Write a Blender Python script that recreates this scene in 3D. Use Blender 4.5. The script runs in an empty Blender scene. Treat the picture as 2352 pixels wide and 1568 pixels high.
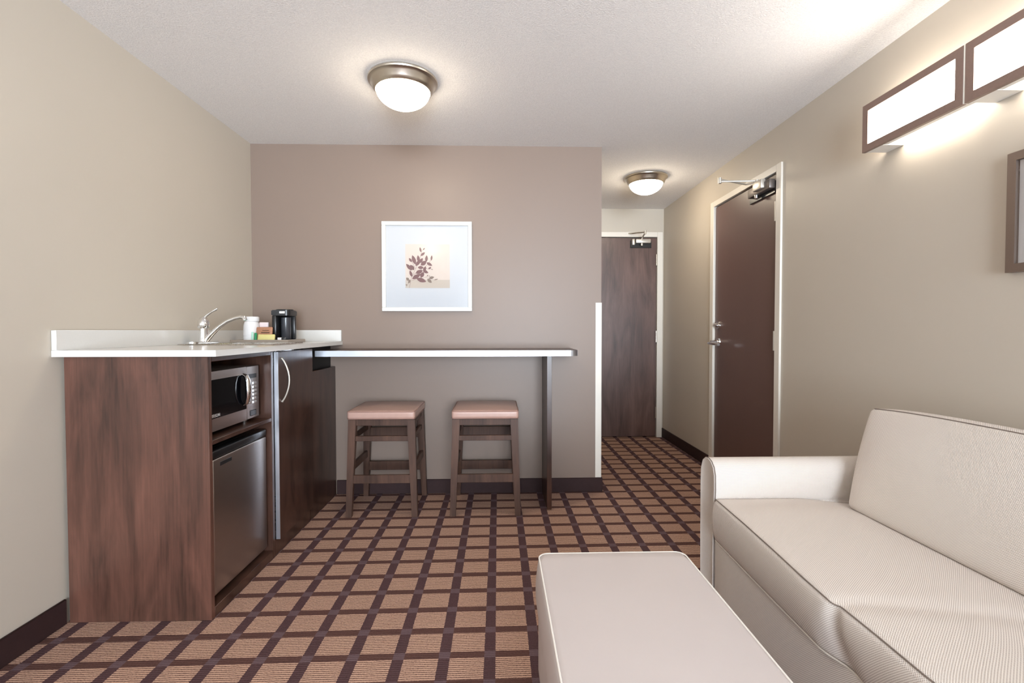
import bpy, bmesh, math, random
from mathutils import Vector, Matrix
random.seed(7)
PI = math.pi
sc = bpy.context.scene
COL = sc.collection

# ------------------------------------------------------------------ dimensions
L, RT, CZ, B, FA, REAR = -1.672, 1.732, 2.39, 3.35, 5.04, -3.8   # room planes
XE = 0.716                                                       # end of the accent wall
XC = -1.117                                                      # cabinet front plane

# ------------------------------------------------------------------ materials
def lin(c):
    c = c / 255.0
    return c / 12.92 if c <= 0.04045 else ((c + 0.055) / 1.055) ** 2.4
def rgb(r, g, b): return (lin(r), lin(g), lin(b), 1.0)

class NT:
    def __init__(s, name):
        s.m = bpy.data.materials.new(name); s.m.use_nodes = True
        s.t = s.m.node_tree; s.n = s.t.nodes; s.b = s.n['Principled BSDF']; s.out = s.n['Material Output']
    def node(s, typ, **kw):
        nd = s.n.new(typ)
        for k, v in kw.items():
            if k.startswith('_'): setattr(nd, k[1:], v)
            else: nd.inputs[k].default_value = v
        return nd
    def link(s, a, b): s.t.links.new(a, b)
    def math(s, op, a, b=None):
        nd = s.n.new('ShaderNodeMath'); nd.operation = op
        for i, v in enumerate((a, b)):
            if v is None: continue
            if isinstance(v, (int, float)): nd.inputs[i].default_value = v
            else: s.link(v, nd.inputs[i])
        return nd.outputs[0]
    def mix(s, f, a, b):
        nd = s.n.new('ShaderNodeMix'); nd.data_type = 'RGBA'
        for i, v in ((0, f), (6, a), (7, b)):
            if isinstance(v, (int, float, tuple)): nd.inputs[i].default_value = v
            else: s.link(v, nd.inputs[i])
        return nd.outputs[2]
    def coord(s, scale=(1, 1, 1), kind='Object'):
        tc = s.n.new('ShaderNodeTexCoord'); mp = s.n.new('ShaderNodeMapping')
        mp.inputs['Scale'].default_value = scale
        s.link(tc.outputs[kind], mp.inputs['Vector']); return mp.outputs[0]
    def bump(s, h, strength=0.3, dist=0.002):
        bp = s.n.new('ShaderNodeBump'); bp.inputs['Strength'].default_value = strength
        bp.inputs['Distance'].default_value = dist
        s.link(h, bp.inputs['Height']); s.link(bp.outputs[0], s.b.inputs['Normal'])

def plain(name, col, rough=0.5, metal=0.0, spec=0.5, noise=0.0, coat=0.0, nscale=(40, 40, 40)):
    t = NT(name); b = t.b
    b.inputs['Base Color'].default_value = col
    b.inputs['Roughness'].default_value = rough
    b.inputs['Metallic'].default_value = metal
    b.inputs['Specular IOR Level'].default_value = spec
    b.inputs['Coat Weight'].default_value = coat
    if noise:
        n = t.node('ShaderNodeTexNoise', Scale=1.0, Detail=3.0); t.link(t.coord(nscale), n.inputs['Vector'])
        c2 = tuple(max(0, x * (1 - noise)) for x in col[:3]) + (1,)
        t.link(t.mix(n.outputs['Fac'], c2, col), b.inputs['Base Color'])
    return t.m

def wall_mat(name, col):
    t = NT(name); b = t.b
    b.inputs['Roughness'].default_value = 0.42; b.inputs['Specular IOR Level'].default_value = 0.35
    n = t.node('ShaderNodeTexNoise', Scale=1.0, Detail=2.0); t.link(t.coord((1.6, 1.6, 1.6)), n.inputs['Vector'])
    c2 = tuple(x * 0.95 for x in col[:3]) + (1,)
    t.link(t.mix(n.outputs['Fac'], c2, col), b.inputs['Base Color'])
    n2 = t.node('ShaderNodeTexNoise', Scale=1.0, Detail=2.0); t.link(t.coord((300, 300, 300)), n2.inputs['Vector'])
    t.bump(n2.outputs['Fac'], 0.12, 0.0006)
    return t.m

def wood_mat(name, dark, light, rough=0.32, fine=0.5, spec=0.5):
    t = NT(name); b = t.b
    b.inputs['Roughness'].default_value = rough; b.inputs['Specular IOR Level'].default_value = spec
    n = t.node('ShaderNodeTexNoise', Scale=1.0, Detail=5.0, Roughness=0.6, Distortion=0.6)
    t.link(t.coord((9, 9, 1.6)), n.inputs['Vector'])
    n2 = t.node('ShaderNodeTexNoise', Scale=1.0, Detail=4.0, Roughness=0.6)
    t.link(t.coord((120, 120, 5)), n2.inputs['Vector'])
    f = t.math('ADD', t.math('MULTIPLY', n.outputs['Fac'], 1.0 - fine * 0.5), t.math('MULTIPLY', n2.outputs['Fac'], fine * 0.5))
    r = t.n.new('ShaderNodeValToRGB'); r.color_ramp.elements[0].position = 0.36; r.color_ramp.elements[1].position = 0.66
    r.color_ramp.elements[0].color = dark; r.color_ramp.elements[1].color = light
    t.link(f, r.inputs[0]); t.link(r.outputs[0], b.inputs['Base Color'])
    return t.m

def emit_mat(name, col, strength):
    t = NT(name); b = t.b
    b.inputs['Base Color'].default_value = (0.8, 0.8, 0.8, 1)
    b.inputs['Emission Color'].default_value = col; b.inputs['Emission Strength'].default_value = strength
    return t.m

def carpet_mat():
    t = NT('carpet_grid'); b = t.b
    b.inputs['Roughness'].default_value = 0.95; b.inputs['Specular IOR Level'].default_value = 0.1
    geo = t.n.new('ShaderNodeNewGeometry'); sep = t.n.new('ShaderNodeSeparateXYZ')
    nw = t.node('ShaderNodeTexNoise', Scale=90.0, Detail=1.0); t.link(geo.outputs['Position'], nw.inputs['Vector'])
    wob = t.math('MULTIPLY', t.math('SUBTRACT', nw.outputs['Fac'], 0.5), 0.004)
    t.link(geo.outputs['Position'], sep.inputs[0])
    x, y = t.math('ADD', sep.outputs[0], wob), t.math('ADD', sep.outputs[1], wob)
    y = t.math('SUBTRACT', y, t.math('MULTIPLY', sep.outputs[0], 0.012))
    PX, PY, W, WR = 0.1575, 0.1385, 0.039, 0.034
    fx = t.math('FRACT', t.math('ADD', t.math('DIVIDE', t.math('ADD', x, 0.0310 + W / 2), PX), 40.0))
    fy = t.math('FRACT', t.math('ADD', t.math('DIVIDE', t.math('SUBTRACT', y, 1.6655 - WR / 2), PY), 40.0))
    bx = t.math('LESS_THAN', fx, W / PX); by = t.math('LESS_THAN', fy, WR / PY)
    # ribs of looped pile run across the room inside each tan cell
    rib = t.math('SINE', t.math('MULTIPLY', y, 2 * PI / 0.0095))
    rib01 = t.math('ADD', t.math('MULTIPLY', rib, 0.5), 0.5)
    nf = t.node('ShaderNodeTexNoise', Scale=1.0, Detail=2.0, Roughness=0.7)
    mp = t.node('ShaderNodeMapping'); mp.inputs['Scale'].default_value = (190, 330, 1)
    t.link(geo.outputs['Position'], mp.inputs['Vector']); t.link(mp.outputs[0], nf.inputs['Vector'])
    f = t.math('ADD', t.math('MULTIPLY', rib01, 0.62), t.math('MULTIPLY', nf.outputs['Fac'], 1.0))
    r = t.n.new('ShaderNodeValToRGB')
    r.color_ramp.elements[0].position = 0.42; r.color_ramp.elements[0].color = rgb(78, 52, 48)
    r.color_ramp.elements[1].position = 1.0; r.color_ramp.elements[1].color = rgb(196, 160, 140)
    t.link(f, r.inputs[0]); tan = r.outputs[0]
    nd = t.node('ShaderNodeTexNoise', Scale=1.0, Detail=3.0, Roughness=0.7)
    mp2 = t.node('ShaderNodeMapping'); mp2.inputs['Scale'].default_value = (160, 160, 1)
    t.link(geo.outputs['Position'], mp2.inputs['Vector']); t.link(mp2.outputs[0], nd.inputs['Vector'])
    row = t.mix(nd.outputs['Fac'], rgb(62, 42, 38), rgb(108, 78, 72))
    colm = t.mix(nd.outputs['Fac'], rgb(58, 40, 42), rgb(98, 74, 76))
    cross = t.mix(nd.outputs['Fac'], rgb(84, 66, 70), rgb(112, 92, 96))
    c = t.mix(by, tan, row); c = t.mix(bx, c, colm); c = t.mix(t.math('MULTIPLY', bx, by), c, cross)
    t.link(c, b.inputs['Base Color'])
    t.bump(t.math('ADD', nf.outputs['Fac'], rib01), 0.4, 0.0015)
    return t.m

def ceiling_mat():
    t = NT('popcorn_ceiling'); b = t.b
    b.inputs['Roughness'].default_value = 0.9; b.inputs['Specular IOR Level'].default_value = 0.1
    n = t.node('ShaderNodeTexNoise', Scale=1.0, Detail=3.0, Roughness=0.6); t.link(t.coord((170, 170, 170)), n.inputs['Vector'])
    t.link(t.mix(n.outputs['Fac'], rgb(214, 212, 213), rgb(253, 251, 249)), b.inputs['Base Color'])
    t.bump(n.outputs['Fac'], 0.7, 0.0035)
    return t.m

def weave_mat(name, hi, lo, pitch=0.0056):
    t = NT(name); b = t.b
    b.inputs['Roughness'].default_value = 0.85; b.inputs['Specular IOR Level'].default_value = 0.2
    uv = t.n.new('ShaderNodeUVMap'); uv.uv_map = 'UVMap'; sep = t.n.new('ShaderNodeSeparateXYZ'); t.link(uv.outputs[0], sep.inputs[0])
    a = t.math('SINE', t.math('MULTIPLY', sep.outputs[0], 2 * PI / pitch))
    c = t.math('SINE', t.math('MULTIPLY', sep.outputs[1], 2 * PI / pitch))
    p = t.math('MULTIPLY', a, c)
    r = t.n.new('ShaderNodeValToRGB')
    r.color_ramp.elements[0].position = 0.18; r.color_ramp.elements[0].color = lo
    r.color_ramp.elements[1].position = 0.55; r.color_ramp.elements[1].color = hi
    t.link(t.math('ADD', t.math('MULTIPLY', p, 0.5), 0.5), r.inputs[0])
    t.link(r.outputs[0], b.inputs['Base Color'])
    t.bump(p, 0.35, 0.0008)
    return t.m

def brushed(name, col, rough=0.3, sc3=(4, 4, 400)):
    t = NT(name); b = t.b
    b.inputs['Metallic'].default_value = 1.0; b.inputs['Base Color'].default_value = col
    n = t.node('ShaderNodeTexNoise', Scale=1.0, Detail=2.0); t.link(t.coord(sc3), n.inputs['Vector'])
    mr = t.n.new('ShaderNodeMapRange'); mr.inputs[3].default_value = rough - 0.06; mr.inputs[4].default_value = rough + 0.08
    t.link(n.outputs['Fac'], mr.inputs[0]); t.link(mr.outputs[0], b.inputs['Roughness'])
    return t.m

def pane_mat(name, rough=0.02):
    t = NT(name); t.n.remove(t.b)
    tr = t.n.new('ShaderNodeBsdfTransparent'); gl = t.n.new('ShaderNodeBsdfGlossy'); gl.inputs['Roughness'].default_value = rough
    fr = t.n.new('ShaderNodeFresnel'); fr.inputs[0].default_value = 1.32; mx = t.n.new('ShaderNodeMixShader')
    t.link(fr.outputs[0], mx.inputs[0]); t.link(tr.outputs[0], mx.inputs[1]); t.link(gl.outputs[0], mx.inputs[2])
    t.link(mx.outputs[0], t.out.inputs[0]); return t.m

M = dict(
    wall=wall_mat('taupe_wall_paint', rgb(193, 184, 171)),
    accent=wall_mat('brown_accent_paint', rgb(134, 117, 106)),
    ceil=ceiling_mat(), carpet=carpet_mat(),
    base=plain('vinyl_baseboard', rgb(58, 40, 40), 0.6, spec=0.2, noise=0.3),
    casing=plain('cream_metal_casing', rgb(222, 216, 206), 0.4),
    door_wood=wood_mat('dark_wood_door', rgb(66, 46, 40), rgb(106, 80, 72), 0.38),
    door_flat=plain('dark_brown_door', rgb(104, 80, 74), 0.38, noise=0.1, nscale=(6, 6, 1)),
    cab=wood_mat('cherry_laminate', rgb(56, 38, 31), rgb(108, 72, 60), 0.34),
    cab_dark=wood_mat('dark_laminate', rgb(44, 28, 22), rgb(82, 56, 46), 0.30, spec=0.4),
    edge=brushed('aluminium_edging', rgb(205, 208, 216), 0.38, (2, 2, 200)),
    quartz=plain('white_quartz', rgb(214, 213, 210), 0.18, noise=0.05, nscale=(160, 160, 160)),
    chrome=plain('chrome', (0.86, 0.86, 0.86, 1), 0.09, 1.0),
    nickel=plain('brushed_nickel', rgb(196, 188, 176), 0.30, 1.0), closer=plain('closer_grey', rgb(112, 104, 100), 0.4, 0.6),
    steel=brushed('stainless_steel', rgb(176, 168, 164), 0.33, (3, 3, 300)),
    steel_sink=brushed('sink_steel', rgb(196, 194, 190), 0.25, (60, 60, 4)),
    black=plain('black_plastic', (0.012, 0.012, 0.013, 1), 0.28),
    oven_glass=plain('oven_window_glass', (0.003, 0.003, 0.004, 1), 0.06, 0.0, 0.06),
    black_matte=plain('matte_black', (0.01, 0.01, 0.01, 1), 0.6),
    grey_plastic=plain('dark_grey_plastic', (0.045, 0.047, 0.055, 1), 0.22),
    white_pl=plain('white_plastic', rgb(236, 236, 238), 0.5),
    stool_wood=wood_mat('stool_wood', rgb(60, 42, 34), rgb(94, 68, 56), 0.48, spec=0.25),
    leather=plain('pink_tan_leather', rgb(184, 150, 138), 0.36, noise=0.12, nscale=(30, 30, 30)),
    leather_welt=plain('leather_welt', rgb(150, 116, 106), 0.5),
    sofa=weave_mat('sofa_weave', rgb(226, 218, 211), rgb(166, 154, 146)),
    sofa_pipe=plain('sofa_piping', rgb(120, 108, 100), 0.8),
    sofa_pipe_l=plain('light_sofa_piping', rgb(206, 198, 188), 0.8),
    ott=plain('ottoman_vinyl', rgb(198, 189, 187), 0.5, noise=0.04, nscale=(8, 8, 8)),
    ott_pipe=plain('ottoman_piping', rgb(236, 232, 226), 0.5),
    white_frame=plain('white_frame', rgb(218, 217, 213), 0.4),
    mat_board=plain('mat_board', rgb(192, 193, 196), 0.8), mat_white=plain('white_mat_board', rgb(240, 242, 248), 0.8),
    print_bg=plain('print_paper', rgb(206, 192, 182), 0.8, noise=0.08, nscale=(60, 60, 8)),
    print_low=plain('print_lower_band', rgb(184, 172, 160), 0.8),
    leaf=plain('print_leaf', rgb(118, 88, 88), 0.8), leaf2=plain('print_leaf_grey', rgb(128, 112, 102), 0.8),
    pane=pane_mat('clear_pane'), pglass=pane_mat('picture_glass', 0.13),
    bronze=plain('bronze_frame_paint', rgb(140, 116, 106), 0.45, 0.2, noise=0.2, nscale=(120, 120, 120)),
    art_frame=brushed('pewter_frame', rgb(150, 136, 128), 0.4, (4, 200, 200)),
    enamel=plain('white_enamel', rgb(232, 230, 224), 0.4),
    dome=emit_mat('lit_dome_glass', (1.0, 0.86, 0.66, 1), 27.0),
    diffuser=emit_mat('lit_diffuser', (1.0, 0.93, 0.83, 1), 15.0),
    tray=plain('taupe_tray', rgb(150, 138, 126), 0.4),
    pk_brown=plain('brown_packet', rgb(186, 134, 104), 0.5, noise=0.25, nscale=(120, 120, 120)),
    pk_yellow=plain('yellow_packet', rgb(226, 216, 146), 0.5, noise=0.12, nscale=(90, 90, 90)),
    pk_green=plain('green_packet', rgb(40, 140, 92), 0.5), pk_mint=plain('mint_packet', rgb(176, 226, 208), 0.5),
    pk_pink=plain('pale_pink_packet', rgb(236, 220, 220), 0.5), ink=plain('dark_print', rgb(84, 60, 44), 0.6),
    hinge=plain('satin_hinge', rgb(206, 200, 190), 0.35, 0.6),
)

# ------------------------------------------------------------------ mesh helpers
def nbm():
    bm = bmesh.new(); bm.loops.layers.uv.new('UVMap'); return bm

def merge(bm, src):
    me = bpy.data.meshes.new('tmp'); src.to_mesh(me); src.free(); bm.from_mesh(me); bpy.data.meshes.remove(me); return bm

def box(bm, x0, x1, y0, y1, z0, z1, bev=0.0, seg=2):
    s = nbm()
    bmesh.ops.create_cube(s, size=1.0)
    bmesh.ops.scale(s, vec=(abs(x1 - x0), abs(y1 - y0), abs(z1 - z0)), verts=s.verts)
    bmesh.ops.translate(s, vec=((x0 + x1) / 2, (y0 + y1) / 2, (z0 + z1) / 2), verts=s.verts)
    if bev > 0: bmesh.ops.bevel(s, geom=list(s.edges), offset=bev, segments=seg, affect='EDGES', profile=0.5)
    return merge(bm, s)

def bar(bm, a, b, w, d, w2=None, d2=None, bev=0.0, up=(0, 0, 1)):
    """tapered rectangular bar from a to b"""
    a, b = Vector(a), Vector(b); w2 = w2 or w; d2 = d2 or d
    s = nbm(); vs = []
    for p, ww, dd in ((a, w, d), (b, w2, d2)):
        for sx, sy in ((-1, -1), (1, -1), (1, 1), (-1, 1)):
            vs.append(s.verts.new((p.x + sx * ww / 2, p.y + sy * dd / 2, p.z)))
    for f in ((3, 2, 1, 0), (4, 5, 6, 7), (0, 1, 5, 4), (1, 2, 6, 5), (2, 3, 7, 6), (3, 0, 4, 7)): s.faces.new([vs[i] for i in f])
    if bev: bmesh.ops.bevel(s, geom=list(s.edges), offset=bev, segments=2, affect='EDGES')
    return merge(bm, s)

def tube(bm, pts, r, seg=10, closed=False, caps=True):
    pts = [Vector(p) for p in pts]; n = len(pts)
    rs = r if isinstance(r, (list, tuple)) else [r] * n
    s = nbm(); rings = []; prev = None
    for i, p in enumerate(pts):
        if closed: t = pts[(i + 1) % n] - pts[i - 1]
        else: t = pts[min(i + 1, n - 1)] - pts[max(i - 1, 0)]
        t.normalize()
        if prev is None:
            u = t.orthogonal().normalized()
        else:
            u = (prev - t * prev.dot(t)).normalized()
        prev = u; v = t.cross(u)
        rings.append([s.verts.new(p + (u * math.cos(2 * PI * k / seg) + v * math.sin(2 * PI * k / seg)) * rs[i]) for k in range(seg)])
    m = n if closed else n - 1
    for i in range(m):
        a, b = rings[i], rings[(i + 1) % n]
        off = 0
        if closed and i == n - 1:
            off = min(range(seg), key=lambda o: sum((a[k].co - b[(k + o) % seg].co).length for k in range(seg)))
        for k in range(seg):
            s.faces.new((a[k], a[(k + 1) % seg], b[(k + 1 + off) % seg], b[(k + off) % seg]))
    if caps and not closed:
        s.faces.new(rings[0][::-1]); s.faces.new(rings[-1])
    bmesh.ops.recalc_face_normals(s, faces=s.faces)
    return merge(bm, s)

def lathe(bm, prof, c=(0, 0, 0), seg=48, axis='Z'):
    s = nbm(); rings = []
    for r, z in prof:
        if r < 1e-6: rings.append([s.verts.new((0, 0, z))])
        else: rings.append([s.verts.new((r * math.cos(2 * PI * k / seg), r * math.sin(2 * PI * k / seg), z)) for k in range(seg)])
    for a, b in zip(rings, rings[1:]):
        for k in range(seg):
            k2 = (k + 1) % seg
            if len(a) == 1 and len(b) == 1: continue
            if len(a) == 1: s.faces.new((a[0], b[k], b[k2]))
            elif len(b) == 1: s.faces.new((a[k], a[k2], b[0]))
            else: s.faces.new((a[k], a[k2], b[k2], b[k]))
    bmesh.ops.recalc_face_normals(s, faces=s.faces)
    if axis == 'X': bmesh.ops.rotate(s, cent=(0, 0, 0), matrix=Matrix.Rotation(-PI / 2, 3, 'Y'), verts=s.verts)   # +z -> -x
    if axis == 'Y': bmesh.ops.rotate(s, cent=(0, 0, 0), matrix=Matrix.Rotation(PI / 2, 3, 'X'), verts=s.verts)    # +z -> -y
    bmesh.ops.translate(s, vec=c, verts=s.verts)
    return merge(bm, s)

def prism(bm, poly, a0, a1, axis='Z', bev=0.0):
    """extrude a 2d polygon along an axis. axis Z: (x,y); X: (y,z); Y: (x,z)"""
    s = nbm()
    def co(p, a): return (p[0], p[1], a) if axis == 'Z' else (a, p[0], p[1]) if axis == 'X' else (p[0], a, p[1])
    lo = [s.verts.new(co(p, a0)) for p in poly]; hi = [s.verts.new(co(p, a1)) for p in poly]; n = len(poly)
    s.faces.new(lo); s.faces.new(hi[::-1])
    for i in range(n): s.faces.new((lo[i], lo[(i + 1) % n], hi[(i + 1) % n], hi[i]))
    bmesh.ops.recalc_face_normals(s, faces=s.faces)
    if bev: bmesh.ops.bevel(s, geom=[e for e in s.edges if abs(e.verts[0].co[{'Z':2,'X':0,'Y':1}[axis]] - e.verts[1].co[{'Z':2,'X':0,'Y':1}[axis]]) < 1e-6], offset=bev, segments=2, affect='EDGES')
    return merge(bm, s)

def rbox(bm, x0, x1, y0, y1, z0, z1, r=0.02, n=(10, 10, 6), deform=None):
    """rounded cushion box with even UVs in metres; deform(u, v, w, p) in -1..1 coords"""
    c = Vector(((x0 + x1) / 2, (y0 + y1) / 2, (z0 + z1) / 2)); h = Vector((x1 - x0, y1 - y0, z1 - z0)) / 2
    r = min(r, min(h) * 0.99)
    def line(hh, k):
        e = [-hh, -hh + r * 0.25, -hh + r * 0.6, -hh + r]
        mid = [(-hh + r) + (2 * (hh - r)) * i / k for i in range(1, k)]
        return e + mid + [-q for q in e[::-1]]
    ax = [line(h[i], n[i]) for i in range(3)]
    s = nbm(); uvl = s.loops.layers.uv.active; cache = {}
    def vert(p):
        k = tuple(round(q, 6) for q in p)
        if k in cache: return cache[k]
        q = Vector([max(-(h[i] - r), min(h[i] - r, p[i])) for i in range(3)]); d = Vector(p) - q
        w = q + d.normalized() * r if d.length > 1e-9 else Vector(p)
        nn = d.normalized() if d.length > 1e-9 else Vector()
        if deform: w = w + Vector(deform(p[0] / h[0], p[1] / h[1], p[2] / h[2], nn))
        v = s.verts.new(w + c); cache[k] = v; return v
    for i in range(3):
        j, k = (i + 1) % 3, (i + 2) % 3
        for sg in (-1, 1):
            for a in range(len(ax[j]) - 1):
                for b in range(len(ax[k]) - 1):
                    cs = []
                    for (aa, bb) in ((a, b), (a + 1, b), (a + 1, b + 1), (a, b + 1)):
                        p = [0, 0, 0]; p[i] = sg * h[i]; p[j] = ax[j][aa]; p[k] = ax[k][bb]; cs.append(p)
                    if sg < 0: cs = cs[::-1]
                    f = s.faces.new([vert(p) for p in cs])
                    for lp, p in zip(f.loops, cs): lp[uvl].uv = (p[j] + c[j], p[k] + c[k])
    return merge(bm, s)

def boxuv(bm):
    uvl = bm.loops.layers.uv.active; bm.normal_update()
    for f in bm.faces:
        n = f.normal; i = max(range(3), key=lambda q: abs(n[q])); j, k = (i + 1) % 3, (i + 2) % 3
        for lp in f.loops: lp[uvl].uv = (lp.vert.co[j], lp.vert.co[k])

def smooth(me, ang=38):
    bm = bmesh.new(); bm.from_mesh(me)
    for f in bm.faces: f.smooth = True
    for e in bm.edges:
        if len(e.link_faces) == 2:
            e.smooth = e.calc_face_angle(0) < math.radians(ang)
    bm.to_mesh(me); bm.free()

# ------------------------------------------------------------------ object helpers
def tag(o, label=None, cat=None, group=None, kind=None):
    if label: o['label'] = label
    if cat: o['category'] = cat
    if group: o['group'] = group
    if kind: o['kind'] = kind
    return o

def world_origin(o):
    v = Vector((0, 0, 0))
    while o is not None: v += o.location; o = o.parent
    return v

def obj(name, bm, mat, parent=None, origin=None, uv=False, label=None):
    """bm in world coordinates -> one linked mesh object"""
    if uv: boxuv(bm)
    me = bpy.data.meshes.new(name); bm.to_mesh(me); bm.free()
    base = world_origin(parent) if parent else Vector((0, 0, 0))
    if origin is None:
        org = Vector((0, 0, 0)) if parent else Vector((0, 0, 0))
    else: org = Vector(origin) - base
    me.transform(Matrix.Translation(-(base + org)))
    for m_ in (mat if isinstance(mat, (list, tuple)) else [mat]): me.materials.append(m_)
    smooth(me)
    o = bpy.data.objects.new(name, me); COL.objects.link(o)
    o.location = org; o.parent = parent
    if label: o['label'] = label
    return o

def thing(name, label, cat, loc, group=None, kind=None):
    o = bpy.data.objects.new(name, None); COL.objects.link(o); o.location = loc
    o.empty_display_size = 0.05
    return tag(o, label, cat, group, kind)

def struct(name, bm, mat):
    return tag(obj(name, bm, mat), kind='structure')

def copy_tree(o, parent=None):
    c = o.copy(); COL.objects.link(c)
    if parent: c.parent = parent
    for ch in list(o.children): copy_tree(ch, c)
    return c

# ================================================================== THE ROOM
T = 0.12
bm = nbm(); box(bm, L - T, RT + T, REAR - T, FA + T, -0.1, 0.0); struct('floor', bm, M['carpet'])
bm = nbm(); box(bm, L - T, RT + T, REAR - T, FA + T, CZ, CZ + 0.1); struct('ceiling', bm, M['ceil'])
bm = nbm(); box(bm, L - T, L, REAR - T, B, 0, CZ); struct('wall_left', bm, M['wall'])
# right wall with a door opening
DY0, DY1, DZ = 2.962, 3.842, 2.113
bm = nbm(); box(bm, RT, RT + T, REAR - T, DY0, 0, CZ); box(bm, RT, RT + T, DY1, FA + T, 0, CZ); box(bm, RT, RT + T, DY0, DY1, DZ, CZ); box(bm, RT + .062, RT + T, DY0, DY1, 0, DZ)  # last box: slab added behind the leaf to block outside light
struct('wall_right', bm, M['wall'])
bm = nbm(); box(bm, L - T, XE, B, B + T, 0, CZ); struct('wall_back', bm, M['accent'])
bm = nbm(); box(bm, XE - T, XE, B + T, FA, 0, CZ); struct('wall_hall', bm, M['wall'])
EX0, EX1 = 0.80, 1.668
bm = nbm(); box(bm, XE - T, EX0, FA, FA + T, 0, CZ); box(bm, EX1, RT, FA, FA + T, 0, CZ); box(bm, EX0, EX1, FA, FA + T, 2.103, CZ); box(bm, EX0, EX1, FA + .062, FA + T, 0, 2.103)  # last box closes the opening, added so no sky leaks past the leaf
struct('wall_far', bm, M['wall'])
# wall behind the camera, with the window that lights the room
WX0, WX1, WZ0, WZ1 = -0.50, 1.64, 0.12, 2.30
bm = nbm()
box(bm, L, WX0, REAR - T, REAR, 0, CZ); box(bm, WX1, RT, REAR - T, REAR, 0, CZ)
box(bm, WX0, WX1, REAR - T, REAR, 0, WZ0); box(bm, WX0, WX1, REAR - T, REAR, WZ1, CZ)
struct('wall_rear', bm, M['wall'])
w = thing('window_1', None, None, ((WX0 + WX1) / 2, REAR - 0.06, WZ0), kind='structure')
bm = nbm()
for a, b_, c, d in ((WX0, WX1, WZ0, WZ0 + .05), (WX0, WX1, WZ1 - .05, WZ1), (WX0, WX0 + .05, WZ0 + .05, WZ1 - .05), (WX1 - .05, WX1, WZ0 + .05, WZ1 - .05), (.58, .63, WZ0 + .05, WZ1 - .05)):
    box(bm, a, b_, REAR - .09, REAR - .03, c, d)
obj('window_frame', bm, M['casing'], w)
bm = nbm(); box(bm, WX0 + .05, WX1 - .05, REAR - .064, REAR - .058, WZ0 + .05, WZ1 - .05); obj('window_pane', bm, M['pane'], w)

# baseboards (coved vinyl)
def bb(name, runs):
    bm = nbm()
    for (x0, x1, y0, y1) in runs: box(bm, x0, x1, y0, y1, 0.0, 0.098, 0.003, 1)
    struct(name, bm, M['base'])
bt = 0.011
bb('baseboard_left', [(L, L + bt, REAR, 1.888)])
bb('baseboard_back', [(XC + .005, XE + bt, B - bt, B), (XE, XE + bt, B, B + .9)])
bb('baseboard_right', [(RT - bt, RT, REAR, 2.905), (RT - bt, RT, 3.897, FA)])
bb('baseboard_far', [(1.722, RT - bt, FA - bt, FA)])
# cream corner guard on the end of the accent wall
bm = nbm(); box(bm, .676, XE + .003, B - .003, B, .099, 1.319, .001, 1); box(bm, XE, XE + .003, B - .003, B + .04, .099, 1.319, .001, 1)
struct('trim_1', bm, M['casing'])

# ------------------------------------------------------------------ door in the right wall
d = thing('door_1', None, None, (RT, 3.4, 0), kind='structure')
bm = nbm()
fx0, fx1 = RT - .014, RT + .06
for y0, y1, z0, z1 in ((2.915, DY0 + .006, 0, 2.15), (DY1 - .006, 3.893, 0, 2.15), (DY0 + .006, DY1 - .006, DZ - .006, 2.15)):
    box(bm, fx0, RT, y0, y1, z0, z1, .002, 1)
for y0, y1, z0, z1 in ((DY0, DY0 + .006, 0, DZ), (DY1 - .006, DY1, 0, DZ), (DY0, DY1, DZ - .006, DZ)):
    box(bm, RT, fx1, y0, y1, z0, z1)
obj('door_frame', bm, M['casing'], d)
bm = nbm(); box(bm, RT + .004, RT + .048, DY0 + .010, DY1 - .010, .008, DZ - .012, .002, 1); obj('door_leaf', bm, M['door_flat'], d)
for z0, z1 in ((.20, .32), (1.0, 1.122), (1.805, 1.927)):
    bm = nbm(); tube(bm, [(RT - .006, DY0 + .016, z0), (RT - .006, DY0 + .016, z1)], .0095, 12); box(bm, RT - .001, RT + .003, DY0 + .012, DY0 + .03, z0, z1)
    obj('hinge', bm, M['hinge'], d)
bm = nbm(); lathe(bm, [(0, .030), (.012, .030), (.016, .026), (.017, .012), (.030, .010), (.031, .0), (0, 0)], (RT + .004, 3.765, 1.165), 32, 'X')
obj('deadbolt', bm, M['chrome'], d)
bm = nbm(); lathe(bm, [(0, .012), (.028, .010), (.031, 0), (0, 0)], (RT + .004, 3.765, 1.035), 32, 'X'); lathe(bm, [(0, .066), (.011, .066), (.012, .0)], (RT + .004, 3.765, 1.035), 20, 'X')
tube(bm, [(RT - .058, 3.81, 1.024), (RT - .062, 3.765, 1.024), (RT - .060, 3.70, 1.021), (RT - .056, 3.635, 1.018)], [.0095, .012, .0115, .0105], 12)
obj('lever_handle', bm, M['chrome'], d)
cl = nbm(); box(cl, RT - .046, RT - .008, 2.985, 3.25, 2.012, 2.070, .006)
co_ = obj('door_closer', cl, M['closer'], d)
bm = nbm(); box(bm, RT - .066, RT - .036, 3.045, 3.150, 2.030, 2.088, .005); obj('closer_cover', bm, M['hinge'], co_, label='light silver cover block')
bm = nbm(); tube(bm, [(RT - .035, 3.155, 2.013), (RT - .035, 3.155, 1.992)], .013, 14); obj('adjuster_cap', bm, M['chrome'], co_)
bm = nbm(); box(bm, RT - .010, RT + .004, 2.985, 3.29, 1.985, 2.06, .002, 1); obj('closer_plate', bm, M['black'], co_, label='dark mounting plate')
bm = nbm(); bar_pts = [((RT - .035, 3.15, 2.105), (1.49, 3.235, 2.125)), ((1.49, 3.235, 2.138), (RT - .012, 3.33, 2.135))]
for a, b_ in bar_pts: tube(bm, [a, b_], .0065, 8)
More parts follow.
